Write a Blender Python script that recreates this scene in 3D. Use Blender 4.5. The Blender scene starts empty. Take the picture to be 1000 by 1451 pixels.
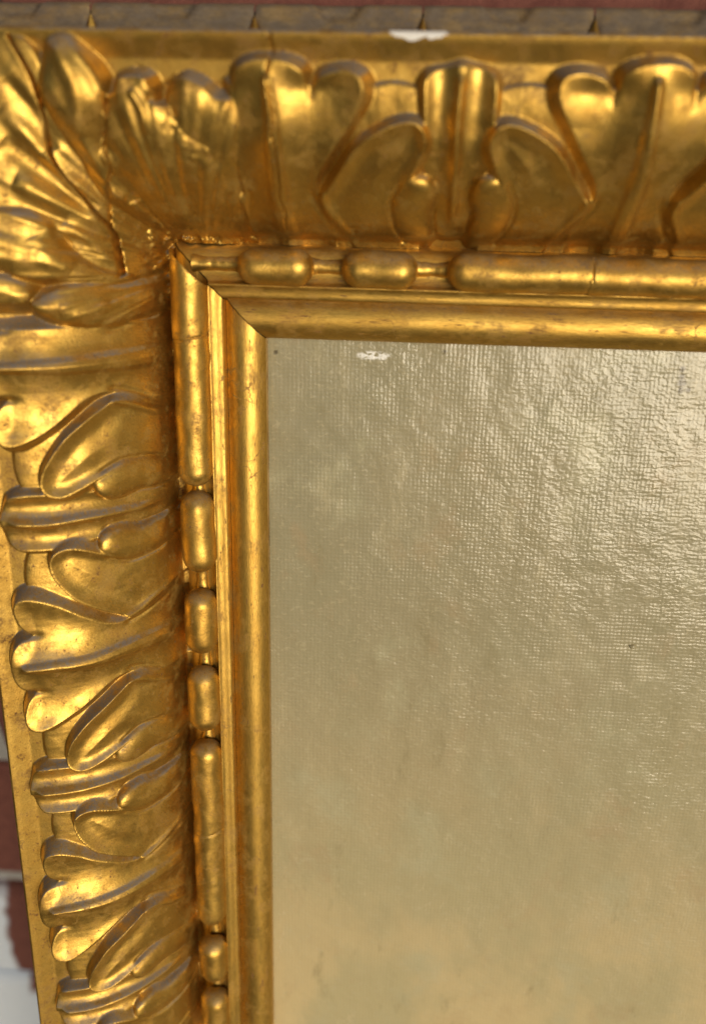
import bpy, math, random
import numpy as np
from mathutils import Matrix, Vector

# ------------------------------------------------------------------ camera, world, sun, exposure
scene = bpy.context.scene
LEAN = math.radians(19)          # the frame leans back against the wall
W, H = 317.0, 540.3              # sight size of the frame, mm
OUT = 64.5                       # width of the carved moulding, mm
HB = H + 75.0
MM = 0.001
ROT = Matrix.Rotation(-LEAN, 4, 'X')
BASE = Matrix.Translation((0, 0, 0.016 * math.sin(LEAN) + 0.0005)) @ ROT

def L(x, y, z):                  # frame millimetres (x right, y down, z out of the picture) -> local metres
    return ((x - W / 2) * MM, -z * MM, (HB - y) * MM)

FPX = 1300.0
ra, rb, rc = .3397, .062, .0451
Rx = np.array([[1, 0, 0], [0, math.cos(ra), -math.sin(ra)], [0, math.sin(ra), math.cos(ra)]])
Ry = np.array([[math.cos(rb), 0, math.sin(rb)], [0, 1, 0], [-math.sin(rb), 0, math.cos(rb)]])
Rz = np.array([[math.cos(rc), -math.sin(rc), 0], [math.sin(rc), math.cos(rc), 0], [0, 0, 1]])
RC = (Rz @ Ry @ Rx) * np.array([1, 1, -1])
cam_data = bpy.data.cameras.new('camera')
cam = bpy.data.objects.new('camera', cam_data)
scene.collection.objects.link(cam)
scene.camera = cam
def dirw(v):
    return (ROT.to_3x3() @ Vector((v[0], -v[2], -v[1]))).normalized()
right, down, fwd = dirw(RC[0]), dirw(RC[1]), dirw(RC[2])
cm = Matrix.Identity(4)
for i in range(3):
    cm[i][0], cm[i][1], cm[i][2] = right[i], -down[i], -fwd[i]
cm.translation = BASE @ Vector(L(38.056, -35.95, 230.0))
cam.matrix_world = cm
cam_data.sensor_fit = 'VERTICAL'
cam_data.sensor_height = 36.0
cam_data.lens = FPX / 1451 * 36.0
cam_data.clip_start = 0.01
cam_data.clip_end = 500
cam_data.dof.use_dof = True
cam_data.dof.focus_distance = 0.248
cam_data.dof.aperture_fstop = 7.5

SUN_EL, SUN_AZ = math.radians(14), math.radians(28)       # from the front, a little to the right
sun_dir = Vector((math.sin(SUN_AZ) * math.cos(SUN_EL), -math.cos(SUN_AZ) * math.cos(SUN_EL), math.sin(SUN_EL)))
world = bpy.data.worlds.new('World')
scene.world = world
world.use_nodes = True
wn = world.node_tree.nodes
sky = wn.new('ShaderNodeTexSky')
sky.sky_type = 'NISHITA'
sky.sun_disc = False
sky.sun_elevation = SUN_EL
sky.sun_rotation = math.pi - SUN_AZ
sky.air_density = 1.0
sky.dust_density = 2.5
wn['Background'].inputs[1].default_value = 0.06
world.node_tree.links.new(sky.outputs[0], wn['Background'].inputs[0])
sun = bpy.data.lights.new('sun', 'SUN')
sun.energy = 3.8
sun.angle = math.radians(38)
sun.color = (1.0, 0.89, 0.70)
sun_o = bpy.data.objects.new('sun', sun)
scene.collection.objects.link(sun_o)
sun_o.rotation_euler = sun_dir.to_track_quat('Z', 'Y').to_euler()
sun_o.location = (0.5, -2, 1.5)
scene.view_settings.view_transform = 'Standard'
scene.view_settings.look = 'None'
scene.view_settings.gamma = 1
scene.view_settings.use_curve_mapping = False
scene.view_settings.exposure = -0.42
scene.render.engine = 'CYCLES'

# ------------------------------------------------------------------ helpers
rng = random.Random(7)
def link(o, parent=None):
    scene.collection.objects.link(o)
    if parent is not None:
        o.parent = parent
    return o
def empty(name, parent=None):
    o = bpy.data.objects.new(name, None)
    o.empty_display_size = 0.05
    return link(o, parent)
def tag(o, label=None, cat=None, group=None, kind=None):
    if label: o['label'] = label
    if cat: o['category'] = cat
    if group: o['group'] = group
    if kind: o['kind'] = kind
    return o
def mesh_obj(name, verts, faces, mat, parent=None, smooth=True, normals=None, attr=None):
    me = bpy.data.meshes.new(name)
    me.from_pydata(verts if isinstance(verts, list) else verts.tolist(), [], faces if isinstance(faces, list) else faces.tolist())
    me.materials.append(mat)
    if smooth:
        me.polygons.foreach_set('use_smooth', [True] * len(me.polygons))
    if attr:
        for k, v in attr.items():
            a = me.attributes.new(k, 'FLOAT', 'POINT')
            a.data.foreach_set('value', np.asarray(v, dtype=np.float32))
    me.update()
    if normals is not None:
        me.normals_split_custom_set_from_vertices(normals.tolist())
    return link(bpy.data.objects.new(name, me), parent)

_h = np.random.RandomState(11).rand(256, 256)
def vnoise(x, y, seed=0):        # smooth value noise, about -1..1
    x = np.asarray(x, float) + seed * 17.37; y = np.asarray(y, float) + seed * 5.11
    xi = np.floor(x).astype(int); yi = np.floor(y).astype(int)
    fx = x - xi; fy = y - yi
    fx = fx * fx * (3 - 2 * fx); fy = fy * fy * (3 - 2 * fy)
    g = lambda a, b: _h[a & 255, b & 255]
    return 2 * ((g(xi, yi) * (1 - fx) + g(xi + 1, yi) * fx) * (1 - fy) + (g(xi, yi + 1) * (1 - fx) + g(xi + 1, yi + 1) * fx) * fy) - 1
def fbm(x, y, seed=0, n=3):
    r = 0; a = 1.0
    for k in range(n):
        r = r + a * vnoise(x * 2 ** k, y * 2 ** k, seed + k); a *= .5
    return r

def curve(pts, closed=True, n=6):
    P = np.array(pts, float); N = len(P); out = []
    rngk = range(N) if closed else range(N - 1)
    for i in rngk:
        if closed:
            a, b, c, d = P[(i - 1) % N], P[i], P[(i + 1) % N], P[(i + 2) % N]
        else:
            a, b, c, d = P[max(i - 1, 0)], P[i], P[i + 1], P[min(i + 2, N - 1)]
        for k in range(n):
            t = k / n
            out.append(.5 * ((2 * b) + (c - a) * t + (2 * a - 5 * b + 4 * c - d) * t * t + (3 * b - a - 3 * c + d) * t ** 3))
    if not closed:
        out.append(P[-1])
    return np.array(out)
def seg_dist(X, Y, P, closed):
    D = np.full(X.shape, 1e9); par = np.zeros(X.shape)
    n = len(P) if closed else len(P) - 1
    for i in range(n):
        a, b = P[i], P[(i + 1) % len(P)]
        e = b - a; l2 = e @ e + 1e-12
        t = np.clip(((X - a[0]) * e[0] + (Y - a[1]) * e[1]) / l2, 0, 1)
        d = (X - a[0] - t * e[0]) ** 2 + (Y - a[1] - t * e[1]) ** 2
        m = d < D
        D = np.where(m, d, D); par = np.where(m, (i + t) / n, par)
    return np.sqrt(D), par
def sdf(X, Y, pts, pad=9.0):     # + inside, - outside
    P = curve(pts)
    lo, hi = P.min(0) - pad, P.max(0) + pad
    m = (X > lo[0]) & (X < hi[0]) & (Y > lo[1]) & (Y < hi[1])
    out = np.full(X.shape, -pad * 1.0)
    if not m.any():
        return out
    x, y = X[m], Y[m]
    D, _ = seg_dist(x, y, P, True)
    ins = np.zeros(x.shape, bool)
    for i in range(len(P)):
        a, b = P[i], P[(i + 1) % len(P)]
        c = (a[1] > y) != (b[1] > y)
        with np.errstate(divide='ignore', invalid='ignore'):
            ins ^= c & (x < (b[0] - a[0]) * (y - a[1]) / (b[1] - a[1] + 1e-15) + a[0])
    out[m] = np.where(ins, D, -D)
    return out
def stroke(X, Y, pts, w, taper=True):
    P = curve(pts, False)
    lo, hi = P.min(0) - 4 * w, P.max(0) + 4 * w
    m = (X > lo[0]) & (X < hi[0]) & (Y > lo[1]) & (Y < hi[1])
    out = np.zeros(X.shape)
    if m.any():
        D, t = seg_dist(X[m], Y[m], P, False)
        f = np.exp(-(D / w) ** 2)
        if taper:
            f = f * np.clip(np.minimum(t, 1 - t) * 5, 0, 1) ** .7
        out[m] = f
    return out
def sstep(a, b, x):
    t = np.clip((x - a) / (b - a), 0, 1)
    return t * t * (3 - 2 * t)

# ------------------------------------------------------------------ materials
def nodes(name):
    m = bpy.data.materials.new(name); m.use_nodes = True
    nt = m.node_tree
    return m, nt, nt.nodes, nt.links, nt.nodes['Principled BSDF']
def N(nt, typ, **kw):
    n = nt.nodes.new(typ)
    for k, v in kw.items():
        if k.startswith('i_'):
            key = k[2:]
            n.inputs[int(key) if key.isdigit() else key.replace('_', ' ')].default_value = v
        else:
            setattr(n, k, v)
    return n
def noise(nt, vec, scale, detail=4, rough=.55, dist=0):
    n = N(nt, 'ShaderNodeTexNoise', i_Scale=scale, i_Detail=detail, i_Roughness=rough, i_Distortion=dist)
    if vec is not None: nt.links.new(vec, n.inputs['Vector'])
    return n.outputs['Fac']
def ramp(nt, val, a, b, lo=0.0, hi=1.0):
    n = N(nt, 'ShaderNodeMapRange', clamp=True, interpolation_type='SMOOTHSTEP')
    nt.links.new(val, n.inputs[0])
    for i, v in zip((1, 2, 3, 4), (a, b, lo, hi)): n.inputs[i].default_value = v
    return n.outputs[0]
def math_(nt, op, a, b=None):
    n = N(nt, 'ShaderNodeMath', operation=op, use_clamp=False)
    for i, v in enumerate((a, b)):
        if v is None: continue
        if isinstance(v, (int, float)): n.inputs[i].default_value = v
        else: nt.links.new(v, n.inputs[i])
    return n.outputs[0]
def mixc(nt, fac, a, b):
    n = N(nt, 'ShaderNodeMix', data_type='RGBA')
    for i, v in ((0, fac), (6, a), (7, b)):
        if isinstance(v, (int, float)): n.inputs[i].default_value = v
        elif isinstance(v, tuple): n.inputs[i].default_value = (*v, 1)
        else: nt.links.new(v, n.inputs[i])
    return n.outputs[2]
def mapping(nt, vec, scale=(1, 1, 1), rot=(0, 0, 0)):
    n = N(nt, 'ShaderNodeMapping')
    n.inputs['Scale'].default_value = scale
    n.inputs['Rotation'].default_value = rot
    nt.links.new(vec, n.inputs['Vector'])
    return n.outputs[0]

def gold_material(name, dust=1.0, wear=1.0, grey=0.0, streak=(1, 1, 1), rough=(.36, .52), tone=1.0, dark=(.085, .075, .075), light=(.25, .235, .235)):
    m, nt, nd, lk, bs = nodes(name)
    co = N(nt, 'ShaderNodeTexCoord').outputs['Object']
    st = mapping(nt, co, streak)
    geo = N(nt, 'ShaderNodeNewGeometry')
    big = noise(nt, co, 55, 3)
    mid = noise(nt, st, 260, 5, .6)
    fine = noise(nt, st, 1500, 4, .65)
    spots = noise(nt, st, 900, 3, .7)
    col = mixc(nt, ramp(nt, mid, .38, .68), tuple(c * tone for c in (.63, .40, .092)), tuple(c * tone for c in (.53, .32, .066)))
    col = mixc(nt, ramp(nt, big, .45, .7, 0, .5), col, tuple(c * tone for c in (.54, .305, .06)))
    grain = noise(nt, st, 2600, 3, .7)
    col = mixc(nt, ramp(nt, grain, .44, .70, 0, .55), col, (.30, .17, .035))
    # red-brown bole where the leaf has rubbed through, and tiny dark fly specks
    wr = math_(nt, 'MULTIPLY', ramp(nt, mid, .56, .70), ramp(nt, fine, .46, .62))
    wr = math_(nt, 'MULTIPLY', wr, .8 * wear)
    patch = math_(nt, 'MULTIPLY', ramp(nt, noise(nt, co, 120, 5, .7), .50, .66), ramp(nt, fine, .35, .60, .2, 1.0))
    wr = math_(nt, 'MAXIMUM', wr, math_(nt, 'MULTIPLY', patch, .45 * wear))
    sp = ramp(nt, spots, .635, .70, 0, .85 * wear)
    wr = math_(nt, 'MAXIMUM', wr, sp)
    vor = N(nt, 'ShaderNodeTexVoronoi', feature='DISTANCE_TO_EDGE', i_Scale=75.0)
    dv = N(nt, 'ShaderNodeTexNoise', i_Scale=160, i_Detail=3); lk.new(co, dv.inputs['Vector'])
    ds = N(nt, 'ShaderNodeVectorMath', operation='SCALE', i_Scale=.012); lk.new(dv.outputs['Color'], ds.inputs[0])
    da = N(nt, 'ShaderNodeVectorMath', operation='ADD'); lk.new(co, da.inputs[0]); lk.new(ds.outputs[0], da.inputs[1])
    lk.new(da.outputs[0], vor.inputs['Vector'])
    hl = math_(nt, 'MULTIPLY', ramp(nt, vor.outputs['Distance'], .004, .014, 1, 0), ramp(nt, noise(nt, co, 45, 2), .54, .62))
    wr = math_(nt, 'MAXIMUM', wr, math_(nt, 'MULTIPLY', hl, .45 * wear))
    col = mixc(nt, wr, col, (.13, .055, .018))
    # grey dust that has settled on every ledge facing up
    sep = N(nt, 'ShaderNodeSeparateXYZ'); lk.new(geo.outputs['Normal'], sep.inputs[0])
    up = ramp(nt, sep.outputs[2], .52, .84)
    du = math_(nt, 'MULTIPLY', up, math_(nt, 'MULTIPLY', ramp(nt, fine, .32, .56, .45, 1.0), ramp(nt, noise(nt, co, 150, 3, .6), .34, .56, .35, 1.0)))
    du = math_(nt, 'MULTIPLY', du, .92 * dust)
    if grey:
        du = math_(nt, 'MAXIMUM', du, ramp(nt, noise(nt, st, 330, 5, .65), .30, .62, grey * .75, grey))
    dcol = mixc(nt, fine, dark, light)
    col = mixc(nt, du, col, dcol)
    at = N(nt, 'ShaderNodeAttribute', attribute_name='gesso')
    ge = ramp(nt, at.outputs['Fac'], .45, .6)
    col = mixc(nt, ge, col, (.82, .81, .80))
    lk.new(col, bs.inputs['Base Color'])
    non = math_(nt, 'MAXIMUM', math_(nt, 'MAXIMUM', du, wr), ge)
    lk.new(math_(nt, 'MULTIPLY', math_(nt, 'SUBTRACT', 1.0, non), .95), bs.inputs['Metallic'])
    ro = math_(nt, 'ADD', ramp(nt, mid, .3, .75, *rough), math_(nt, 'MULTIPLY', non, .4))
    lk.new(ro, bs.inputs['Roughness'])
    b1 = N(nt, 'ShaderNodeBump', i_Strength=.13, i_Distance=.0006); lk.new(mid, b1.inputs['Height'])
    b2 = N(nt, 'ShaderNodeBump', i_Strength=.22, i_Distance=.0002); lk.new(math_(nt, 'ADD', fine, math_(nt, 'MULTIPLY', grain, .7)), b2.inputs['Height']); lk.new(b1.outputs[0], b2.inputs['Normal'])
    lk.new(b2.outputs[0], bs.inputs['Normal'])
    return m
gold = gold_material('gilded_carving')
gold_in_h = gold_material('gilded_moulding', dust=.25, wear=1.1, streak=(.25, 1, 1.6), rough=(.38, .54))
gold_in_v = gold_material('gilded_moulding_upright', dust=.25, wear=1.1, streak=(1.6, 1, .25), rough=(.38, .54))
gold_bead = gold_material('gilded_bead', dust=.5, wear=1.0, rough=(.37, .52))
dusty = gold_material('dusty_gilding', dust=1.0, wear=1.0, grey=.95, streak=(.5, 1, 1), dark=(.055, .042, .034), light=(.20, .165, .135))
gold_flat = gold_material('gilded_flat', wear=1.5, tone=.82, rough=(.42, .60))
def plain(name, col, rough=.8):
    m, nt, nd, lk, bs = nodes(name)
    co = N(nt, 'ShaderNodeTexCoord').outputs['Object']
    f = noise(nt, co, 120, 5, .6)
    lk.new(mixc(nt, f, tuple(c * .75 for c in col), tuple(min(c * 1.2, 1) for c in col)), bs.inputs['Base Color'])
    bs.inputs['Roughness'].default_value = rough
    return m
back_wood = plain('back_wood', (.16, .10, .06))

def painting_material():
    m, nt, nd, lk, bs = nodes('varnished_oil_paint')
    co = N(nt, 'ShaderNodeTexCoord').outputs['Object']
    warp = N(nt, 'ShaderNodeVectorMath', operation='ADD')
    nz = N(nt, 'ShaderNodeTexNoise', i_Scale=40, i_Detail=2); lk.new(co, nz.inputs['Vector'])
    sc = N(nt, 'ShaderNodeVectorMath', operation='SCALE', i_Scale=.006); lk.new(nz.outputs['Color'], sc.inputs[0])
    lk.new(co, warp.inputs[0]); lk.new(sc.outputs[0], warp.inputs[1])
    v = warp.outputs[0]
    c1 = noise(nt, mapping(nt, v, (1, 1, .7)), 24, 5, .6)
    c2 = noise(nt, mapping(nt, v, (1, 1, .8), (0, .5, 0)), 45, 5, .65)
    c3 = noise(nt, mapping(nt, v, (1.4, 1, .5), (0, -.4, 0)), 90, 5, .7)
    col = mixc(nt, ramp(nt, c1, .40, .60), (.47, .405, .23), (.60, .48, .26))
    zz = N(nt, 'ShaderNodeSeparateXYZ'); lk.new(v, zz.inputs[0])
    col = mixc(nt, ramp(nt, math_(nt, 'ADD', zz.outputs[2], math_(nt, 'MULTIPLY', c1, .12)), (HB - 190) * MM, (HB + 20) * MM, 0, .85), col, (.27, .25, .165))
    col = mixc(nt, ramp(nt, c2, .50, .72, 0, .55), col, (.44, .42, .275))
    col = mixc(nt, ramp(nt, c2, .28, .42, .3, 0), col, (.42, .29, .16))
    col = mixc(nt, ramp(nt, c3, .50, .85, 0, .6), col, (.50, .43, .26))
    col = mixc(nt, ramp(nt, c3, .25, .42, .45, 0), col, (.25, .21, .11))
    # woven threads showing through the paint, about 1 mm apart, and ridges of dried paint
    wv1 = N(nt, 'ShaderNodeTexWave', bands_direction='X', i_Scale=290, i_Distortion=2.2, i_Detail=3); lk.new(co, wv1.inputs['Vector'])
    wv2 = N(nt, 'ShaderNodeTexWave', bands_direction='Z', i_Scale=290, i_Distortion=2.2, i_Detail=3); lk.new(co, wv2.inputs['Vector'])
    wsum = math_(nt, 'MULTIPLY', math_(nt, 'ADD', wv1.outputs['Fac'], wv2.outputs['Fac']), .5)
    wsum = math_(nt, 'MULTIPLY', wsum, ramp(nt, noise(nt, co, 60, 3), .35, .65, .35, 1.0))
    imp = noise(nt, mapping(nt, v, (1, 1, 1.7), (0, .3, 0)), 620, 1, .5, .3)
    imp2 = noise(nt, mapping(nt, v, (1.6, 1, .9), (0, -.6, 0)), 330, 3, .6, .4)
    hair = noise(nt, mapping(nt, v, (4, 1, .5), (0, .3, 0)), 700, 4, .6)
    area = ramp(nt, noise(nt, co, 13, 2), .36, .62, .25, 1.0)
    hgt = math_(nt, 'ADD', math_(nt, 'MULTIPLY', wsum, .34), math_(nt, 'ADD', math_(nt, 'MULTIPLY', math_(nt, 'MULTIPLY', imp, area), 1.1), math_(nt, 'MULTIPLY', imp2, .45)))
    hgt = math_(nt, 'ADD', hgt, math_(nt, 'MULTIPLY', hair, .12))
    b = N(nt, 'ShaderNodeBump', i_Strength=.30, i_Distance=.0005); lk.new(hgt, b.inputs['Height'])
    lk.new(b.outputs[0], bs.inputs['Normal'])
    col = mixc(nt, ramp(nt, imp, .58, .75, 0, .35), col, (.50, .44, .29))
    col = mixc(nt, ramp(nt, wsum, .22, .05, 0, .16), col, (.24, .20, .10))
    # flakes: a white scuff and a few dark spots
    at = N(nt, 'ShaderNodeAttribute', attribute_name='scuff')
    sc2 = math_(nt, 'MULTIPLY', at.outputs['Fac'], ramp(nt, noise(nt, mapping(nt, co, (.6, 1, 1)), 900, 4, .7), .42, .52))
    col = mixc(nt, sc2, col, (.82, .82, .80))
    at2 = N(nt, 'ShaderNodeAttribute', attribute_name='speck')
    col = mixc(nt, at2.outputs['Fac'], col, (.05, .035, .02))
    lk.new(col, bs.inputs['Base Color'])
    bs.inputs['Roughness'].default_value = .30
    lk.new(ramp(nt, c3, .3, .7, .19, .28), bs.inputs['Roughness'])
    bs.inputs['Specular IOR Level'].default_value = .7
    return m
paint = painting_material()

def wall_material(name, c_a, c_b, scale):
    m, nt, nd, lk, bs = nodes(name)
    geo = N(nt, 'ShaderNodeNewGeometry')
    co = geo.outputs['Position']
    f = noise(nt, co, scale, 6, .65); g = noise(nt, co, 18, 4, .6)
    oi = N(nt, 'ShaderNodeObjectInfo').outputs['Random']
    col = mixc(nt, ramp(nt, f, .3, .7), c_a, c_b)
    col = mixc(nt, ramp(nt, oi, 0, 1, 0, .35), col, tuple(c * .6 for c in c_a))
    # limewash slopped over the lower left of the brickwork
    sx = N(nt, 'ShaderNodeSeparateXYZ'); lk.new(co, sx.inputs[0])
    wob_ = math_(nt, 'MULTIPLY', math_(nt, 'SUBTRACT', g, .5), .03)
    ex = math_(nt, 'ADD', math_(nt, 'ADD', sx.outputs[0], wob_), math_(nt, 'MULTIPLY', sx.outputs[2], -.11))
    ez = math_(nt, 'ADD', sx.outputs[2], wob_)
    msk = math_(nt, 'MULTIPLY', ramp(nt, ex, -.360, -.356, 1, 0), ramp(nt, ez, .215, .23, 1, 0))
    msk = math_(nt, 'MAXIMUM', msk, math_(nt, 'MULTIPLY', ramp(nt, ez, .095, .108, 1, 0), ramp(nt, ex, -.30, -.28, 1, 0)))
    col = mixc(nt, msk, col, (.68, .75, .86))
    lk.new(col, bs.inputs['Base Color'])
    bs.inputs['Roughness'].default_value = .9
    b = N(nt, 'ShaderNodeBump', i_Strength=.6, i_Distance=.002); lk.new(f, b.inputs['Height'])
    lk.new(b.outputs[0], bs.inputs['Normal'])
    return m
brick_mat = wall_material('red_brick', (.21, .075, .055), (.14, .045, .035), 160)
mortar_mat = wall_material('lime_mortar', (.42, .41, .39), (.32, .31, .30), 300)
ground_mat = plain('worn_concrete', (.10, .092, .08), .9)

# ------------------------------------------------------------------ setting: ground and brick wall
tag(mesh_obj('ground', [(-60, -60, 0), (60, -60, 0), (60, 60, 0), (-60, 60, 0)], [(0, 1, 2, 3)], ground_mat, smooth=False), kind='structure')
top_back = BASE @ Vector(L(0, -73.0, -15.5))
WALL_Y = top_back.y + .004
def box(x0, x1, y0, y1, z0, z1):
    v = [(x, y, z) for z in (z0, z1) for y in (y0, y1) for x in (x0, x1)]
    return v, [(0, 2, 3, 1), (4, 5, 7, 6), (0, 1, 5, 4), (2, 6, 7, 3), (0, 4, 6, 2), (1, 3, 7, 5)]
def rounded_brick(l, h, dp, bv=.004, seed=0):
    r = random.Random(seed); vs = []
    j = lambda: r.uniform(-.0012, .0012)
    for y, ins in ((dp, 0), (bv, 0), (0, bv)):
        vs += [(-l / 2 + ins + j(), y, -h / 2 + ins + j()), (l / 2 - ins + j(), y, -h / 2 + ins + j()), (l / 2 - ins + j(), y, h / 2 - ins + j()), (-l / 2 + ins + j(), y, h / 2 - ins + j())]
    fs = [(8, 9, 10, 11)]
    for k in (0, 4):
        for i in range(4):
            a, b = k + i, k + (i + 1) % 4
            fs.append((a, b, b + 4, a + 4))
    return vs, fs
v, f = box(-1.1, 1.1, WALL_Y + .007, WALL_Y + .12, 0, 1.5)
wall = tag(mesh_obj('brick_wall', v, f, mortar_mat, smooth=False), 'red brick wall with pale mortar behind the gilded frame', 'wall')
CO, BL = .108, .240
bricks = []
for k in range(4):
    vv, ff = rounded_brick(BL - .018, CO - .014, .02, seed=k)
    o = mesh_obj('brick', vv, ff, brick_mat, smooth=False)
    bricks.append(o.data); bpy.data.objects.remove(o)
Z_OFF = .017
for r_ in range(19):
    z = Z_OFF + CO * (r_ + .5)
    if z > 1.46: break
    for c_ in range(-5, 5):
        o = bpy.data.objects.new('brick', rng.choice(bricks))
        o.location = (c_ * BL + (.12 if r_ == 5 else (BL / 2 if r_ % 2 else 0) + .170), WALL_Y + rng.uniform(-.0015, .0015), z)
        link(o, wall)

# ------------------------------------------------------------------ the carved relief as a height field (mm)
P_, U0, V0 = 38.08, 6.14, 3.62        # rib spacing, first big rib along the top and down the left
HS = [18, 22.5, 24.2, 25.8, 28, 30, 33, 36, 40, 45, 50, 55, 58, 62, 70]
HH = [-4, -4, -3.2, 2.6, 6.6, 9.6, 13.6, 17.2, 21.2, 24.8, 27.0, 28.3, 28.7, 29.0, 29.2]
FS = [18, 22.5, 26, 30, 36, 45, 52, 56, 60, 63.4, 64.5, 70]
FH = [-3.6, -3.6, -2.0, 3.0, 11.8, 19.6, 23.4, 26.3, 27.0, 29.4, 29.9, 29.9]
_sx = np.linspace(18, 70, 521)
_hb = np.interp(_sx, HS, HH); _fb = np.interp(_sx, FS, FH)
_k = np.exp(-np.linspace(-2, 2, 13) ** 2); _k /= _k.sum()
_hb = np.convolve(np.pad(_hb, 6, 'edge'), _k, 'valid'); _fb = np.convolve(np.pad(_fb, 6, 'edge'), _k, 'valid')
_k2 = np.exp(-np.linspace(-2, 2, 81) ** 2); _k2 /= _k2.sum()      # no facets on the big quarter round
_m = np.clip((_sx - 28) / 5, 0, 1); _m = _m * _m * (3 - 2 * _m)
_ext = np.r_[_hb[0] - np.zeros(40), _hb, _hb[-1] + np.zeros(40)]
_hb = _hb * (1 - _m) + np.convolve(_ext, _k2, 'valid') * _m
hbase = lambda s: np.interp(s, _sx, _hb)
hfloor = lambda s: np.interp(s, _sx, _fb)

# outlines of one half of the repeat: t from the small leaf's rib (0) to the big leaf's rib (38), s out from the sight edge
EYE = [(28.6, 33.6), (26.6, 36.2), (24.3, 39.0), (20.2, 43.8), (14.6, 47.4), (10.2, 48.5), (7.5, 47.3), (6.5, 44.2), (7.9, 40.4), (9.6, 37.4), (11, 34), (8.5, 28), (7, 18), (19, 18), (25, 27.0), (28.2, 31)]
BUD = [(11.4, 36.6), (9.2, 38.6), (6.2, 38.4), (4.0, 36.6), (3.7, 33.9), (4.8, 30.8), (4.2, 27.5), (4.6, 23), (10.5, 23.5), (13.0, 28), (13.4, 33)]
LOBE = [(5.5, 18), (5.5, 50), (7.2, 54.0), (9.2, 55.4), (12.5, 56.0), (16.5, 55.8), (19.5, 54.6), (22, 52), (22, 40), (14, 30)]
SMALL = [(-7.2, 54.4), (-6.5, 57.0), (-4.2, 58.9), (0, 59.4), (4.2, 58.9), (6.5, 57.0), (7.2, 54.4), (7.1, 48), (6.6, 42), (5.6, 36), (4.4, 31), (3.4, 27.2), (1.5, 25.6), (-1.5, 25.6), (-3.4, 27.2), (-4.4, 31), (-5.6, 36), (-6.6, 42), (-7.1, 48)]
_big = [(30.2, 55.4), (27.0, 57.2), (23.0, 58.0), (20.2, 57.0), (19.4, 54.2), (20.8, 50.2), (23.6, 46.0), (26.6, 42.2), (29.2, 39.0), (30.4, 35.6), (29.8, 32.6), (27.6, 29.0), (25.4, 26.4), (22, 18)]
BIG = _big + [(2 * P_ - a, b) for a, b in reversed(_big)] + [(2 * P_ - 31.4, 57.6), (2 * P_ - 34.2, 59.3), (P_, 59.8), (34.2, 59.3), (31.4, 57.6)]

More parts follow.
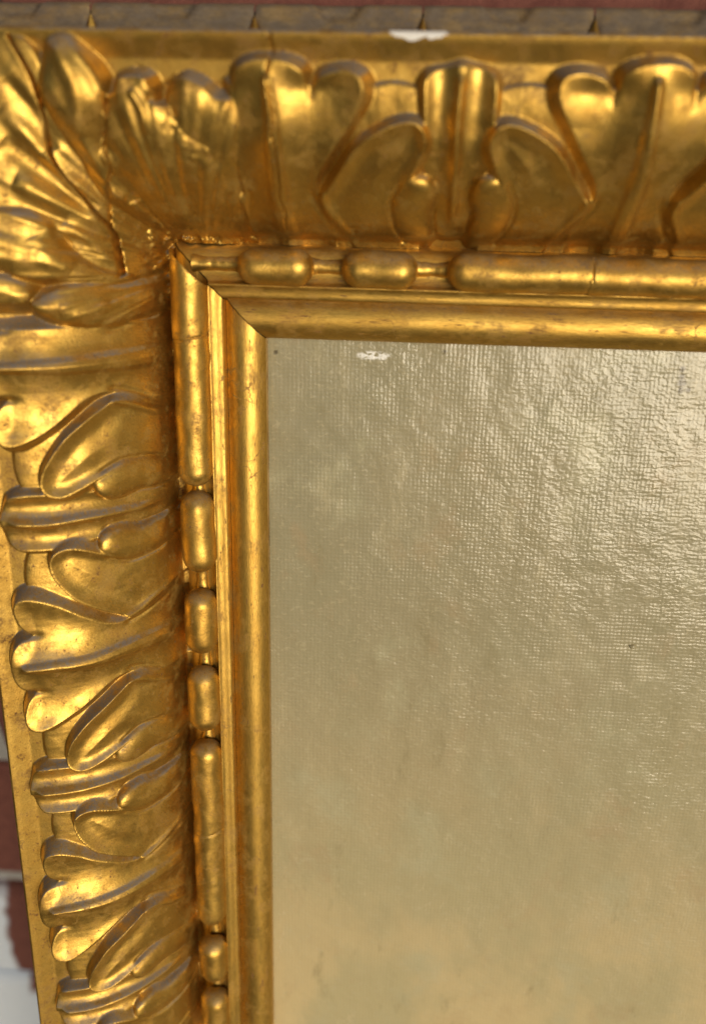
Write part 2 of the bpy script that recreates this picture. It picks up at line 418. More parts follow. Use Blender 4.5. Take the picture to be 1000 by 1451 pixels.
CN = dict(
 crack=[(-46.7,-63.4), (-43.7,-58.0), (-42.4,-54.3), (-41.7,-48.6), (-41.7,-43.2), (-40.2,-38.4), (-37.7,-34.1), (-35.1,-30.1), (-32.7,-26.2), (-32.1,-22.6), (-31.5,-15.7)],
 crack2=[(-27.5,-52.0), (-28.2,-47.5), (-29.7,-43.5), (-29.4,-38.7), (-31.6,-33.5), (-32.7,-26.2)],
 crack3=[(-47.5,-14.8), (-41.1,-15.5), (-35.8,-15.6), (-31.5,-15.3)],
 mid=[(-41.6,-51.8), (-40.8,-58.1), (-42.7,-62.1), (-45.5,-63.6), (-54.0,-64.2), (-63.3,-61.9), (-64.2,-43.3), (-61.3,-30.8), (-52.1,-30.0), (-43.4,-27.0), (-36.8,-19.0), (-30.7,-14.4), (-22.1,-21.9), (-35.3,-40.6)],
 c1=[(-28.2,-48.8), (-30.0,-43.5), (-26.7,-35.1), (-22.9,-24.0), (-25.0,-22.3), (-32.3,-31.2), (-35.3,-40.6), (-37.4,-45.3), (-39.7,-49.5), (-41.0,-53.1), (-39.8,-58.1), (-38.3,-62.8), (-34.6,-63.5), (-30.7,-59.8), (-28.3,-55.8), (-27.4,-52.0)],
 c2=[(-27.5,-50.7), (-26.0,-53.9), (-23.9,-55.8), (-21.2,-56.5), (-18.9,-55.4), (-18.0,-51.1), (-14.7,-49.9), (-13.0,-47.1), (-11.2,-44.5), (-8.7,-43.6), (-7.1,-41.2), (-5.2,-38.9), (-7.1,-31.7), (-8.7,-22.2), (-12.8,-20.2), (-20.6,-23.3), (-24.5,-31.3), (-30.0,-35.5), (-32.1,-38.6), (-32.3,-41.1), (-29.4,-44.1)],
 c3=[(-16.4,-44.4), (-15.4,-50.9), (-13.7,-55.0), (-11.2,-56.3), (-7.9,-55.2), (-5.3,-53.0), (-1.4,-51.1), (-2.8,-37.8), (-6.2,-22.3), (-11.2,-22.2), (-9.9,-37.6)],
 bud=[(-31.3,-41.7), (-29.0,-43.1), (-26.8,-42.0), (-23.4,-37.9), (-25.2,-35.6), (-29.7,-37.2), (-31.5,-39.5)],
 l1=[(-61.4,-29.3), (-52.1,-29.5), (-47.0,-29.2), (-43.6,-27.0), (-42.4,-23.7), (-39.0,-19.8), (-34.6,-16.4), (-30.1,-14.9), (-33.6,-13.9), (-40.5,-14.8), (-46.8,-15.7), (-50.6,-16.6), (-53.2,-17.8), (-61.7,-19.0)],
 l2=[(-47.5,-10.2), (-43.8,-12.4), (-40.0,-13.9), (-35.9,-13.7), (-31.4,-12.9), (-25.8,-13.1), (-21.7,-10.5), (-28.6,-6.4), (-33.5,-4.9), (-38.1,-5.0), (-43.0,-6.4), (-46.0,-7.8)],
 l3=[(-61.1,-16.3), (-53.4,-16.0), (-49.5,-14.2), (-48.1,-12.0), (-49.8,-10.2), (-54.0,-10.0), (-60.9,-9.9)],
 r1=[(-50.2,-50.1), (-42.9,-42.7), (-37.6,-35.3), (-33.6,-27.8)],
 r2=[(-49.0,-36.0), (-44.2,-33.3), (-38.5,-29.7), (-32.5,-24.8)],
 r3=[(-40.8,-27.7), (-37.6,-25.1), (-34.8,-21.6), (-31.2,-17.2)],
 r4=[(-39.3,-37.3), (-35.9,-34.7), (-32.8,-30.9), (-30.0,-27.2), (-26.1,-23.9)],
 r5=[(-26.6,-32.1), (-25.4,-29.1)],
 r6=[(-30.8,-33.5), (-28.1,-32.3)],
 r7=[(-36.2,-62.0), (-33.4,-55.7), (-32.5,-50.6), (-32.6,-44.7)],
 r8=[(-33.3,-62.3), (-29.5,-57.0), (-27.9,-52.6)],
 v1=[(-50.8,-43.6), (-43.8,-38.3), (-35.1,-29.6)],
 v2=[(-48.8,-55.5), (-43.4,-47.9), (-41.0,-41.9)],
 r9=[(-22.1,-54.0), (-20.9,-52.1), (-19.9,-49.6), (-19.7,-45.6)],
 lr1=[(-45.4,-25.2), (-42.1,-19.9), (-39.2,-17.5)],
 lr2=[(-42.2,-8.4), (-37.3,-8.4), (-33.2,-9.8)],
)
def cand(sd, lev, rise, w, slope=2.2, dish=0.0, dw=2.5):
    ins = np.maximum(sd, 0)
    z = lev + rise * (1 - np.exp(-ins / w)) - dish * np.exp(-((ins - dw) / (dw * .75)) ** 2) * (ins > 0)
    return np.where(sd > 0, z, lev + sd * slope)

def relief(X, Y):
    """height and piece id over the plan (x, y in mm); mirrored about the middle of the frame"""
    x = np.where(X > W / 2, W - X, X); y = np.where(Y > H / 2, H - Y, Y)
    top = -y >= -x
    s = np.maximum(-x, -y)
    # the corner leaf drapes softly over the mitre
    d_ = np.abs(x - y)
    ssm = s + np.where(d_ < 14, (14 - d_) ** 2 / 56.0, 0) * sstep(26, 34, s)
    t = np.where(top, x, y); t0 = np.where(top, U0, V0)
    wx = x + .35 * vnoise(x / 9, y / 9, 3); wy = y + .35 * vnoise(x / 9, y / 9, 4)
    tw = np.where(top, wx, wy); sw = np.maximum(-wx, -wy)
    sw = np.where(top, -wy, -wx)
    ph = np.mod(tw - t0, 2 * P_)                       # 0 at a big rib, P_ at a small rib
    tau = np.abs(ph - P_)                              # 0 at the small rib .. P_ at the big rib
    base = hbase(ssm)
    fl = hfloor(s) - base
    fl = fl + 5.0 * sstep(35.6, 34.6, sw) * sstep(27, 30, sw) * sstep(25.5, 28, tau) * sstep(34, 32, tau)
    C = [fl]
    sl = 2.8 - .5 * sstep(50, 54, sw)
    lim = -np.maximum(t0 - 8.2 - t, 0) * 2.2
    end = -1.2 * sstep(26.0, 24.4, sw)                 # leaves roll over into the groove by the beads
    und = .03 * vnoise(x / 1.7, y / 1.7, 8) + .07 * vnoise(x / 3.2, y / 3.2, 9) + .2 * vnoise(x / 8, y / 8, 12)
    # flat lobe behind, small leaf, eye, bud, big leaf
    C.append(cand(sdf(tau, sw, LOBE), -1.1, .4, 1.0, sl) + lim)
    ridge = 1.5 * np.clip(1 - tau / 1.3, 0, 1) * sstep(24.5, 31, sw) * sstep(58.5, 55, sw) - 1.5 * np.sin(np.pi * np.clip((tau - .6) / 6.2, 0, 1)) * sstep(26, 34, sw)
    C.append(cand(sdf(tau, sw, SMALL), 1.8, .2, .5, sl) + ridge + lim + end * .6)
    sde = sdf(tau, sw, EYE)
    C.append(cand(sde, 4.4, .1, .3, 2.5) + (-1.7 * np.sin(np.pi / 2 * np.clip(sde / 3.2, 0, 1)) ** 1.1 + .7 * sstep(3, 7, sde)) * sstep(27, 38, sw) - .5 * sstep(36, 26, sw) + lim + end)
    C.append(cand(sdf(tau, sw, BUD), 2.6, 3.1, 1.5, 2.8) + lim + end)
    ta = P_ - tau
    wdg = 1.1 + np.clip(57 - sw, 0, 33) / 33 * 1.9
    rib = 1.3 * np.clip(1 - ta / wdg, 0, 1) ** .85 * sstep(58, 55.5, sw)
    span = np.clip(18.5 - np.clip(48 - sw, 0, 12) * .8, 8, 18.5)
    sdb = sdf(tau, sw, BIG)
    span = np.clip(18.5 - np.clip(48 - sw, 0, 12) * .8, 8, 18.5)
    trough = 2.6 * np.sin(np.pi * np.clip((ta - wdg * .6) / span, 0, 1)) ** .8 * sstep(60, 54, sw) * (.75 + .25 * sstep(27, 36, sw))
    notch = -.8 * np.exp(-((ta - 8.0) / .8) ** 2) * sstep(51, 56, sw)
    C.append(cand(sdb, 3.7, .15, .4, sl) + rib - trough + notch + lim - .6 * sstep(33, 26, sw) + end)
    # corner
    near = (x < 2) & (y < 8)
    def cc(key, *a, ruffle=0.0, **k):
        z = np.full(x.shape, -40.0)
        if near.any():
            sd_c = sdf(wx[near], wy[near], CN[key])
            sd_c = sd_c + ruffle * vnoise(x[near] / 1.6, y[near] / 1.6, 70) * np.exp(-(sd_c / 1.1) ** 2)
            z[near] = cand(sd_c, *a, **k)
        return z
    def st(key, w):
        z = np.zeros(x.shape)
        if near.any():
            z[near] = stroke(wx[near], wy[near], CN[key], w)
        return z
    flow = .3 * vnoise(np.arctan2(-y - 18, -x - 18) * 9, np.hypot(x + 18, y + 18) / 30, 44)
    mid = cc('mid', .9, .8, 2.5) + 1.2 * st('r1', 1.7) + 1.2 * st('r2', 2.2) + .9 * st('r3', 1.2) + 1.0 * st('r4', 1.6) - 1.3 * st('v1', 2.2) - 1.2 * st('v2', 2.0) + flow * .5
    C.append(mid)
    C.append(cc('c1', 2.2, 3.0, 2.4) + .9 * st('r7', 1.6) + .5 * st('r8', .8) + 1.1 * st('r5', 1.4) + .9 * st('r6', 1.2))
    C.append(cc('c3', 1.8, 1.3, 2.0))
    jag = .5 * vnoise(x / 1.1, y / 1.1, 21) * np.exp(-((x + 12) / 7) ** 2 - ((y + 44) / 6) ** 2)
    C.append(cc('c2', 3.0, 1.3, 2.2, ruffle=.8) + .8 * st('r9', .8) + jag * .5 * np.exp(-((x - y * .45 - 7.5) / 3) ** 2))
    C.append(cc('bud', 3.0, 2.0, 1.5))
    C.append(cc('l1', 2.6, 1.8, 2.8) + .9 * st('lr1', 2.2))
    C.append(cc('l2', 3.0, 2.4, 2.0) + .9 * st('lr2', 1.6))
    C.append(cc('l3', 2.2, 1.4, 1.8))
    cut = -1.1 * stroke(tau, sw, [(29.0, 34.0), (27.6, 31), (25.4, 28), (23.5, 25.4)], 1.0, False) + .8 * stroke(tau, sw, [(31.2, 34.5), (30.4, 32), (28.2, 28.6), (26.0, 25.6)], .7, False) \
        + 1.1 * stroke(tau, sw, [(4.2, 37.5), (3.4, 34.5), (4.4, 30.8), (3.9, 27.2), (4.2, 24.5)], .5, False) \
        + .9 * stroke(tau, sw, [(11.6, 36.8), (13.6, 33), (12.9, 28), (10.8, 24.5)], .5, False)
    vein = .02 * vnoise(tau / .55 + 7, sw / 14, 60) * sstep(26, 30, sw)
    A = np.array(C)
    kind = A.argmax(0)
    d = A.max(0)
    # soften the creases a little
    srt = np.partition(A, -2, axis=0)
    d = d + .10 * np.exp(-((d - srt[-2]) / .25) ** 2) + und * (kind > 0) + (vein - cut) * ((kind > 0) & (kind < 6) & (t > t0 - 8))
    ang = np.arctan2(-y - 16, -x - 16); rad = np.hypot(x + 16, y + 16)
    d = d + (kind >= 6) * (.55 * vnoise(ang * 12, rad / 34, 80) + .28 * vnoise(ang * 27, rad / 22, 81)) * sstep(8, 18, rad)
    # cracks
    cr = np.zeros(x.shape)
    if near.any():
        for key, w, dep in (('crack', .2, 4.0), ('crack2', .22, 1.6), ('crack3', .14, .5)):
            P = curve(CN[key], False)
            D, tt = seg_dist(x[near], y[near], P, False)
            wv = w * (1 + .5 * sstep(.78, .95, tt)) if key == 'crack' else w
            cr[near] -= dep * np.exp(-(D / wv) ** 2)
    tc = np.abs(tw - t0 - .4 - .5 * vnoise(sw / 3, sw * 0, 5))
    cr -= 1.3 * np.exp(-(tc / .2) ** 2) * top * (tw < 40) * sstep(25, 29, sw) * (x < W / 4)
    # crumbs of gesso and glue in the groove beside the beads, thickest in the corner
    cdist = np.hypot(x + 24, y + 22)
    amt = np.exp(-((s - 23.8) / 1.7) ** 2) * (.22 * sstep(-.2, .8, vnoise(x / 9, y / 9, 33)) + .9 * np.exp(-(cdist / 12) ** 2)) + .55 * np.exp(-(cdist / 7.5) ** 2) * sstep(30, 25, s)
    cr += amt * (fbm(x / 1.2, y / 1.2, 31, 3) * 1.5 + 1.1)
    z = base + d + cr
    u = np.where(top, x, y)
    ib = np.round((u - t0 - P_) / (2 * P_)).astype(int); ia = np.round((u - t0) / (2 * P_)).astype(int)
    side = (ph > P_).astype(int)
    inst = np.where(kind == 2, ib, np.where(kind == 5, ia, np.where((kind >= 1) & (kind <= 4), ib * 2 + side, 0)))
    inst = np.where(kind > 5, 0, inst)
    railid = np.where(top, 0, 1)
    pid = np.where(kind > 5, kind * 1000, kind * 1000 + railid * 100 + inst + 50)
    pid = np.where(kind == 0, railid, pid)
    return z, pid

frame = empty('picture_frame')
frame.matrix_world = BASE
tag(frame, 'ornate gilded picture frame carved with acanthus leaves and beads, leaning on brick', 'picture frame')

NAMES = {1: 'leaf_lobe', 2: 'small_leaf', 3: 'curled_leaf', 4: 'leaf_bud', 5: 'acanthus_leaf', 6: 'corner_leaf', 7: 'corner_lobe', 8: 'corner_lobe', 9: 'corner_lobe', 10: 'leaf_bud', 11: 'corner_lobe', 12: 'corner_lobe', 13: 'corner_lobe'}
def lattice(x0, x1, y0, y1, st):
    nx = int(round((x1 - x0) / st)); ny = int(round((y1 - y0) / st))
    xs = np.linspace(x0, x1, nx + 1); ys = np.linspace(y0, y1, ny + 1)
    Xp, Yp = np.meshgrid(np.concatenate([[xs[0] - st], xs, [xs[-1] + st]]), np.concatenate([[ys[0] - st], ys, [ys[-1] + st]]))
    Z, pid = relief(Xp, Yp)
    gx = (Z[1:-1, 2:] - Z[1:-1, :-2]) / (2 * st); gy = (Z[2:, 1:-1] - Z[:-2, 1:-1]) / (2 * st)
    return Xp[1:-1, 1:-1], Yp[1:-1, 1:-1], Z[1:-1, 1:-1], pid[1:-1, 1:-1], gx, gy
def gesso_mask(x, y):
    e = ((x - 36.2) / 6.2) ** 2 + ((y + 65.2) / 1.45) ** 2 + .7 * vnoise(x / .9, y / .9, 40)
    return sstep(1.25, .75, e)
def emit(X, Y, Z, gx, gy, cells, name, parent, mat=gold):
    """cells: boolean (ny-1, nx-1) mask of grid cells"""
    j, i = np.nonzero(cells)
    nx = X.shape[1]
    q = np.stack([j * nx + i, j * nx + i + 1, (j + 1) * nx + i + 1, (j + 1) * nx + i], 1)
    q = q[:, ::-1]
    uniq, inv = np.unique(q, return_inverse=True)
    q = inv.reshape(q.shape)
    x, y, z = X.ravel()[uniq], Y.ravel()[uniq], Z.ravel()[uniq]
    v = np.stack([(x - W / 2) * MM, -z * MM, (HB - y) * MM], 1)
    a, b = gx.ravel()[uniq], gy.ravel()[uniq]
    n = np.stack([-a, -np.ones_like(a), b], 1); n /= np.linalg.norm(n, axis=1)[:, None]
    return mesh_obj(name, v, q, mat, parent, normals=n, attr={'gesso': gesso_mask(x, y)})

STEP = .3
# top rail with the corner and left stile share one lattice, split piece by piece
x0, y0 = -64.5, -64.5
nx, ny = int(round((158.4 - x0) / STEP)) + 1, int(round((265.5 - y0) / STEP)) + 1
k0 = int(round((-22.5 - y0) / STEP))
IX, IY = np.meshgrid(np.arange(-1, nx + 1), np.arange(-1, ny + 1))
need = (IY <= k0 + 1) | (IX <= k0 + 1)
XX = x0 + IX * STEP; YY = y0 + IY * STEP
ZZ = np.zeros(XX.shape); PP = np.full(XX.shape, -1)
ZZ[need], PP[need] = relief(XX[need], YY[need])
GX = ((ZZ[1:-1, 2:] - ZZ[1:-1, :-2]) / (2 * STEP)); GY = ((ZZ[2:, 1:-1] - ZZ[:-2, 1:-1]) / (2 * STEP))
XX, YY, ZZ, PP = (a[1:-1, 1:-1] for a in (XX, YY, ZZ, PP))
cell = PP[:-1, :-1].copy()
jj, ii = np.meshgrid(np.arange(ny - 1), np.arange(nx - 1), indexing='ij')
cell[(jj >= k0) & (ii >= k0)] = -1
def components(cell):
    comp = np.full(cell.shape, -1); lists = []
    cl = cell.tolist(); nyc, nxc = cell.shape
    cp = [[-1] * nxc for _ in range(nyc)]
    for a in range(nyc):
        ra_ = cl[a]
        for b in range(nxc):
            if ra_[b] < 0 or cp[a][b] >= 0: continue
            lab = ra_[b]; idx = len(lists); cur = [(a, b)]; cp[a][b] = idx; q = 0
            while q < len(cur):
                p, r = cur[q]; q += 1
                for p2, r2 in ((p + 1, r), (p - 1, r), (p, r + 1), (p, r - 1)):
                    if 0 <= p2 < nyc and 0 <= r2 < nxc and cp[p2][r2] < 0 and cl[p2][r2] == lab:
                        cp[p2][r2] = idx; cur.append((p2, r2))
            lists.append((lab, cur))
    return lists, cp
for _ in range(3):                                    # slivers join the piece they touch
    lists, cp = components(cell)
    done = True
    for lab, cur in lists:
        if len(cur) >= 150: continue
        cnt = {}
        for p, r in cur:
            for p2, r2 in ((p + 1, r), (p - 1, r), (p, r + 1), (p, r - 1)):
                if 0 <= p2 < cell.shape[0] and 0 <= r2 < cell.shape[1] and cell[p2, r2] >= 0 and cell[p2, r2] != lab:
                    cnt[int(cell[p2, r2])] = cnt.get(int(cell[p2, r2]), 0) + 1
        if cnt:
            nl = max(cnt, key=cnt.get); done = False
            for p, r in cur: cell[p, r] = nl
    if done: break
lists, cp = components(cell)
lists.sort(key=lambda e: -len(e[1]))
top_rail = left_rail = None
todo = []
for lab, cur in lists:
    mask = np.zeros(cell.shape, bool)
    a = np.array(cur); mask[a[:, 0], a[:, 1]] = True
    if lab == 0 and top_rail is None: top_rail = emit(XX, YY, ZZ, GX, GY, mask, 'top_rail', frame, gold_flat)
    elif lab == 1 and left_rail is None: left_rail = emit(XX, YY, ZZ, GX, GY, mask, 'left_stile', frame, gold_flat)
    else: todo.append((lab, mask))
for lab, mask in todo:
    kd = lab // 1000
    par = left_rail if lab == 1 or (1 <= kd <= 5 and (lab % 1000) // 100 == 1) or kd in (11, 12, 13) else top_rail
    emit(XX, YY, ZZ, GX, GY, mask, NAMES.get(kd, 'recess_ground'), par, gold if kd else gold_flat)
# the rest of the frame, out of view, at a coarser step
for nm, (x0, x1, y0, y1), mask in (('top_rail', (158.4, W + 64.5, -64.5, -22.5), None), ('right_stile', (W + 22.5, W + 64.5, -22.5, H + 22.5), None),
                                   ('bottom_rail', (-64.5, W + 64.5, H + 22.5, H + 64.5), None), ('left_stile', (-64.5, -22.5, 265.5, H + 22.5), None)):
    X, Y, Z, pid, gx, gy = lattice(x0, x1, y0, y1, .8)
    emit(X, Y, Z, gx, gy, np.ones((X.shape[0] - 1, X.shape[1] - 1), bool), 'leaf_moulding', frame)

# ------------------------------------------------------------------ plain mouldings swept round the sight, mitred at the corners
def sweep(profile, side, name, mat, parent, gap=.16, seed=0, wob=.07, step=2.0):
    """profile: list of (s, h); side 0 top, 1 left, 2 right, 3 bottom"""
    prof = np.array(profile, float)
    d = np.r_[0, np.cumsum(np.hypot(*np.diff(prof, axis=0).T))]
    Ln = W if side in (0, 3) else H
    n = int(Ln / step)
    V = []
    for k in range(n + 1):
        u = k / n
        for (s, h), dd in zip(prof, d):
            a0, a1 = -s + gap, Ln + s - gap
            t = a0 + (a1 - a0) * u
            hw = h + wob * float(vnoise(t / 11.0, dd / 6.0 + side * 9, seed)) + wob * .5 * float(vnoise(t / 3.1, dd / 2.0 + side * 9, seed + 3))
            if side == 0: V.append(L(t, -s, hw))
            elif side == 1: V.append(L(-s, t, hw))
            elif side == 2: V.append(L(W + s, t, hw))
            else: V.append(L(t, H + s, hw))
    m = len(prof); F = []
    for k in range(n):
        for i in range(m - 1):
            a = k * m + i
            q = (a, a + 1, a + m + 1, a + m)
            F.append(q if side in (1, 3) else q[::-1])
    o = mesh_obj(name, V, F, mat, parent)
    return o
def arc(s0, h0, s1, h1, bulge, n=9):
    out = []
    for i in range(n):
        t = i / (n - 1)
        nx_, ny_ = -(h1 - h0), (s1 - s0)
        l = math.hypot(nx_, ny_)
        b = bulge * 4 * t * (1 - t)
        out.append((s0 + (s1 - s0) * t + nx_ / l * b, h0 + (h1 - h0) * t + ny_ / l * b))
    return out
SIGHT = [(0.9, -3.2), (0.0, -3.2), (0.0, -.3)] + arc(.05, 0, 8.4, 2.2, 1.9, 13) + [(8.9, 1.7), (9.6, 1.3)]
SEAT = [(9.7, 1.2), (9.8, 3.2), (10.0, 3.9), (10.5, 4.2), (11.2, 4.25), (12.2, 4.4), (13.0, 4.9), (13.2, 5.2), (13.5, 5.0), (13.7, 3.4), (14.2, 2.2), (16.5, 2.0), (19, 2.0), (21.2, 1.4), (22.1, 0), (22.5, -2.0), (22.9, -4.0)]
SIDE_OUT = [(64.5, 29.9), (65.0, 29.7), (65.25, 29.2), (65.3, 27.5), (65.4, 10.0), (65.4, 1.0)]
rails_o = [top_rail, left_rail, None, None]
for sd_ in range(4):
    par = rails_o[sd_] or frame
    mt = gold_in_h if sd_ in (0, 3) else gold_in_v
    sweep(SIGHT, sd_, 'sight_moulding', mt, par, seed=2 + sd_)
    sweep(SEAT, sd_, 'bead_seat', mt, par, seed=12 + sd_, gap=.2)
    o = sweep(SIDE_OUT, sd_, 'outer_side', gold, par, seed=22 + sd_, gap=0, wob=.05)
    if sd_ == 0:
        me = o.data
        a = me.attributes.new('gesso', 'FLOAT', 'POINT')
        a.data.foreach_set('value', np.array([gesso_mask(v.co.x / MM + W / 2, HB - v.co.z / MM) for v in me.vertices], dtype=np.float32))
# wooden back of the frame
BK = [(4.5, -3.3), (4.5, -15), (72, -15), (73.5, -13.5), (73.5, -3.5), (65.5, -3.0), (65.3, 1.2)]
for sd_ in range(4):
    sweep(BK[::-1], sd_, 'back_board', back_wood, rails_o[sd_] or frame, gap=0, wob=0, step=40)

# beads -----------------------------------------------------------------------------------------------------------
def bead(side, t0, t1, parent, r=4.5, axis_s=17.8, axis_h=4.8, cracks=(), seed=0, cut=None):
    ln = t1 - t0
    ts = list(np.r_[0, np.array([.01, .05, .12, .22, .35, .5, .68, .85, 1.0]) * r * .95])
    body = list(np.arange(r, ln - r, .8))[1:]
    tt = ts + body + [ln - a for a in reversed(ts)]
    for c in cracks:
        tt += [c - t0 + e for e in (-.7, -.35, -.18, -.06, .06, .18, .35, .7)]
    tt = sorted(set(round(a, 4) for a in tt if 0 <= a <= ln))
    M = 22; V = []; F = []
    for a in tt:
        e = min(a, ln - a)
        rr = r * (math.sqrt(max(1 - (1 - min(e / (r * .95), 1)) ** 2, 0)) * .96 + .04 * min(e / r, 1))
        if cut and a < 1e9 and cut == 'start' and a < r: rr = r
        for i in range(M):
            th = math.pi * (-.12 + 1.24 * i / (M - 1))
            n1 = float(vnoise(a / 5 + t0, th * 1.6, seed)) * .22 + float(vnoise(a / 1.6 + t0, th * 4, seed + 5)) * .06
            rc = rr * (1 + n1 * .18)
            for c in cracks:
                sl = c - t0 + .8 * math.cos(th) + .35 * float(vnoise(th * 3, c, 3))
                rc -= .5 * math.exp(-((a - sl) / .13) ** 2)
            ds = math.cos(th) * rc; dh = math.sin(th) * rc * 1.06
            t = t0 + a
            if cut == 'start':                      # trimmed along the mitre
                t = max(t, -(axis_s + ds) + .3)
            s = axis_s + ds + .12 * float(vnoise(t / 14, 2.0, seed))
            V.append(L(t, -s, axis_h + dh) if side == 0 else L(-s, t, axis_h + dh))
    m = len(tt)
    for k in range(m - 1):
        for i in range(M - 1):
            q = (k * M + i, k * M + i + 1, (k + 1) * M + i + 1, (k + 1) * M + i)
            F.append(q if side == 0 else q[::-1])
    return mesh_obj('bead', V, F, gold_bead, parent)
def string(side, t0, t1, parent, seed=0):
    V = []; F = []; M = 10; n = max(4, int((t1 - t0) / .5))
    for k in range(n + 1):
        t = t0 + (t1 - t0) * k / n
        for i in range(M):
            th = math.pi * (-.1 + 1.2 * i / (M - 1))
            r = 1.7 + .5 * abs(2 * k / n - 1) ** 2 + .15 * float(vnoise(t / 1.1, th * 1.5, seed))
            s = 17.9 + math.cos(th) * r; h = 1.5 + math.sin(th) * r
            V.append(L(t, -s, h) if side == 0 else L(-s, t, h))
    for k in range(n):
        for i in range(M - 1):
            q = (k * M + i, k * M + i + 1, (k + 1) * M + i + 1, (k + 1) * M + i)
            F.append(q if side == 0 else q[::-1])
    return mesh_obj('bead_string', V, F, gold_bead, parent)
TOPB = [(-6.0, 12.6), (19.1, 37.4), (44.1, 116), (122.5, 141), (147.5, 166), (172.5, 191), (197, 269), (275, 294), (300, 318)]
LEFTB = [(-21.5, 38.2), (39.6, 62.5), (67.6, 86.9), (91.3, 111.7), (115.2, 181.6), (187.2, 204.3), (208.7, 228), (233, 252), (257, 324), (330, 348), (353, 372), (377, 396), (401, 468), (474, 492), (497, 515), (520, 552)]
for i, (a, b) in enumerate(TOPB):
    bead(0, a, b, top_rail, seed=i, cracks=(77.5,) if i == 2 else ())
    if i + 1 < len(TOPB): string(0, b - 1.2, TOPB[i + 1][0] + 1.2, top_rail, seed=i)
for i, (a, b) in enumerate(LEFTB):
    bead(1, a, b, left_rail, seed=20 + i, r=4.6, cracks=((-.5,) if i == 0 else (146.0,) if i == 4 else ()), cut='start' if i == 0 else None)
    if i + 1 < len(LEFTB): string(1, b - 1.2, LEFTB[i + 1][0] + 1.2, left_rail, seed=20 + i)
string(0, -17.5, -5.0, top_rail, seed=77)

# dusty tongues of the back moulding along the outer edge ---------------------------------------------------------
def tongue(side, c0, c1, parent, seed=0):
    """one leaf-shaped tongue between two joints; top surface falls outwards"""
    ln = c1 - c0; n, m = 48, 12
    V = []; F = []
    for k in range(n + 1):
        u = k / n
        t = c0 + .2 + (ln - .4) * u
        e = min(u, 1 - u) * ln
        for i in range(m + 1):
            w = i / m
            s = 65.6 + 9.2 * w
            h = 1.6 - 1.0 * w + .7 * math.sin(math.pi * w) - .5 * math.exp(-(e / .9) ** 2)
            # triangular notch at the joint, next to the gold side
            if s < 70.6: h -= 2.2 * float(sstep(0, .8, (70.6 - s) * .85 - e))
            # trapezium hollow in the middle of the outer edge
            mid = abs(u - .5) * ln
            h -= 1.5 * float(sstep(.0, 1.0, 3.6 + (s - 71.2) * .7 - mid)) * float(sstep(70.9, 71.6, s))
            h += .18 * float(vnoise(t / 2.2, s / 1.4, seed)) + .08 * float(vnoise(t / .8, s / .6, seed + 2))
            if i == m: h -= 2.0
            V.append(L(t, -s, h) if side == 0 else L(-s, t, h))
    for k in range(n):
        for i in range(m):
            a = k * (m + 1) + i
            q = (a, a + 1, a + m + 2, a + m + 1)
            F.append(q[::-1] if side == 0 else q)
    return mesh_obj('back_tongue', V, F, dusty, parent)
for k in range(-2, 11):
    a, b = max(-1.7 + 37.6 * k, -73), min(-1.7 + 37.6 * (k + 1), W + 73)
    if b - a > 8: tongue(0, a, b, top_rail, seed=k + 3)
def wedge(t, seed):
    r = random.Random(seed); w0, w1 = 2.6 + r.uniform(-.5, .5), 2.4 + r.uniform(-.6, .6)
    V = [L(t - w0, -65.6, 2.2), L(t + w1, -65.6, 2.2), L(t + r.uniform(-.4, .4), -71.9, 2.2), L(t, -67.0, 3.6), L(t - w0, -65.6, -2), L(t + w1, -65.6, -2), L(t, -70.9, -2)]
    return mesh_obj('gilded_wedge', V, [(0, 3, 2), (3, 1, 2), (0, 1, 3), (0, 2, 6, 4), (2, 1, 5, 6), (1, 0, 4, 5)], gold, top_rail, smooth=False)
for k in range(-1, 10): wedge(-1.7 + 37.6 * k, k + 90)
for k in range(-2, 17):
    a, b = max(2 + 37.6 * k, -73), min(2 + 37.6 * (k + 1), H + 73)
    if b - a > 8: tongue(1, a, b, left_rail, seed=k + 30)

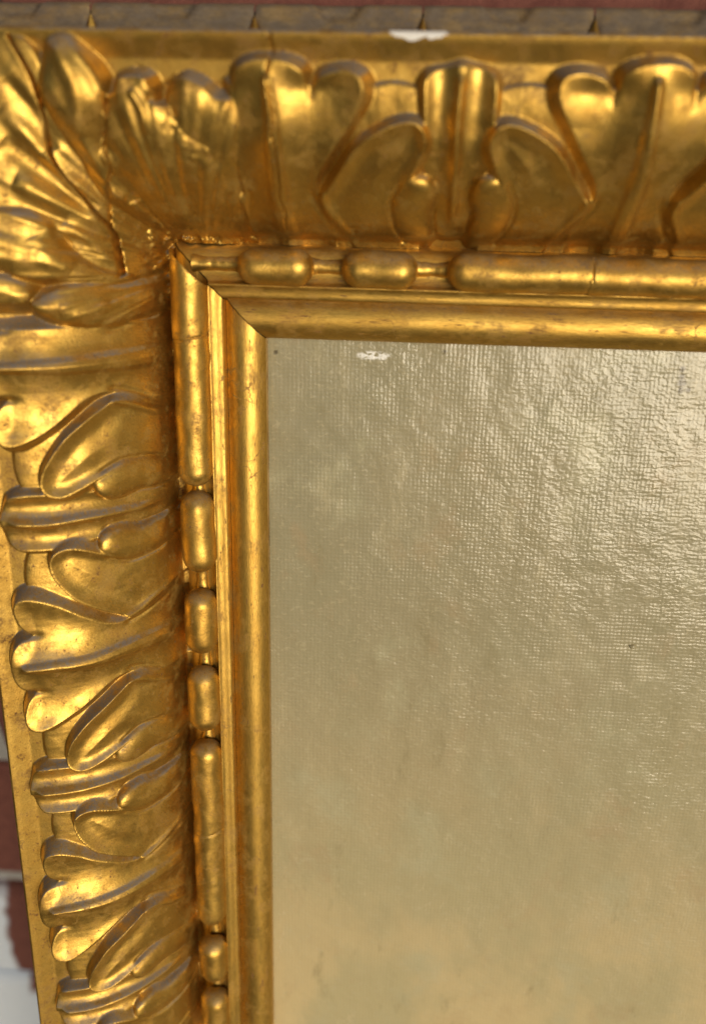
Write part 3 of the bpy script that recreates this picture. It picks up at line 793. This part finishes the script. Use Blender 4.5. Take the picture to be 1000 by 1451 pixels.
# ------------------------------------------------------------------ the painting
def painting():
    xs = np.r_[-4, np.arange(0, 150, .5), np.arange(150, W + 4.1, 4)]
    ys = np.r_[-4, np.arange(0, 235, .5), np.arange(235, H + 4.1, 4)]
    X, Y = np.meshgrid(xs, ys)
    Z = -4.5 + .10 * fbm(X / 6, Y / 6, 50) + .25 * vnoise(X / 45, Y / 45, 51)
    v = np.stack([(X.ravel() - W / 2) * MM, -Z.ravel() * MM, (HB - Y.ravel()) * MM], 1)
    ny, nx = X.shape
    jj, ii = np.meshgrid(np.arange(ny - 1), np.arange(nx - 1), indexing='ij')
    a = (jj * nx + ii).ravel()
    q = np.stack([a + nx, a + nx + 1, a + 1, a], 1)
    x, y = X.ravel(), Y.ravel()
    scuff = sstep(1.3, .8, ((x - 27.0) / 4.2) ** 2 + ((y - 4.3) / 1.0) ** 2)
    speck = np.zeros(x.shape)
    for px_, py_, r in ((104.5, 5.0, .8), (104.7, 6.9, .8), (104.9, 8.5, 1.1), (106.6, 10.2, .7), (104.8, 10.4, .7), (1.8, 4.2, .5), (45, 2.6, .5)):
        speck = np.maximum(speck, sstep(1.4, .6, np.hypot(x - px_, y - py_) / r) * .8)
    return mesh_obj('canvas', v, q, paint, attr={'scuff': np.clip(scuff, 0, 1), 'speck': speck})
pic = empty('painting')
pic.matrix_world = BASE
tag(pic, 'varnished olive and ochre oil painting on canvas inside the gilded frame', 'painting')
cv = painting(); cv.parent = pic
v, f = box(-4, W + 4, 0, 0, 0, 0)
vs = [L(x, y, z) for z in (-5.4, -12) for y in (-4, H + 4) for x in (-4, W + 4)]
mesh_obj('stretcher', vs, [(0, 1, 3, 2), (4, 6, 7, 5), (0, 4, 5, 1), (2, 3, 7, 6), (0, 2, 6, 4), (1, 5, 7, 3)], back_wood, pic, smooth=False)
def lump(cx, cy, r, hgt, seed):
    V = []; F = []; n, m = 14, 6
    for i in range(m):
        rr = r * (1 - (i / (m - 1)) ** 1.5); hh = hgt * math.sin(i / (m - 1) * math.pi / 2)
        for k in range(n):
            th = 2 * math.pi * k / n
            e = rr * (1 + .35 * float(vnoise(math.cos(th) * 1.5, math.sin(th) * 1.5, seed)))
            V.append(L(cx + e * math.cos(th), cy + e * .75 * math.sin(th), -4.6 + hh))
    for i in range(m - 1):
        for k in range(n):
            F.append((i * n + k, i * n + (k + 1) % n, (i + 1) * n + (k + 1) % n, (i + 1) * n + k))
    return mesh_obj('paint_lump', V, F, paint, pic)
lump(101.6, 83.1, 1.1, .8, 61)
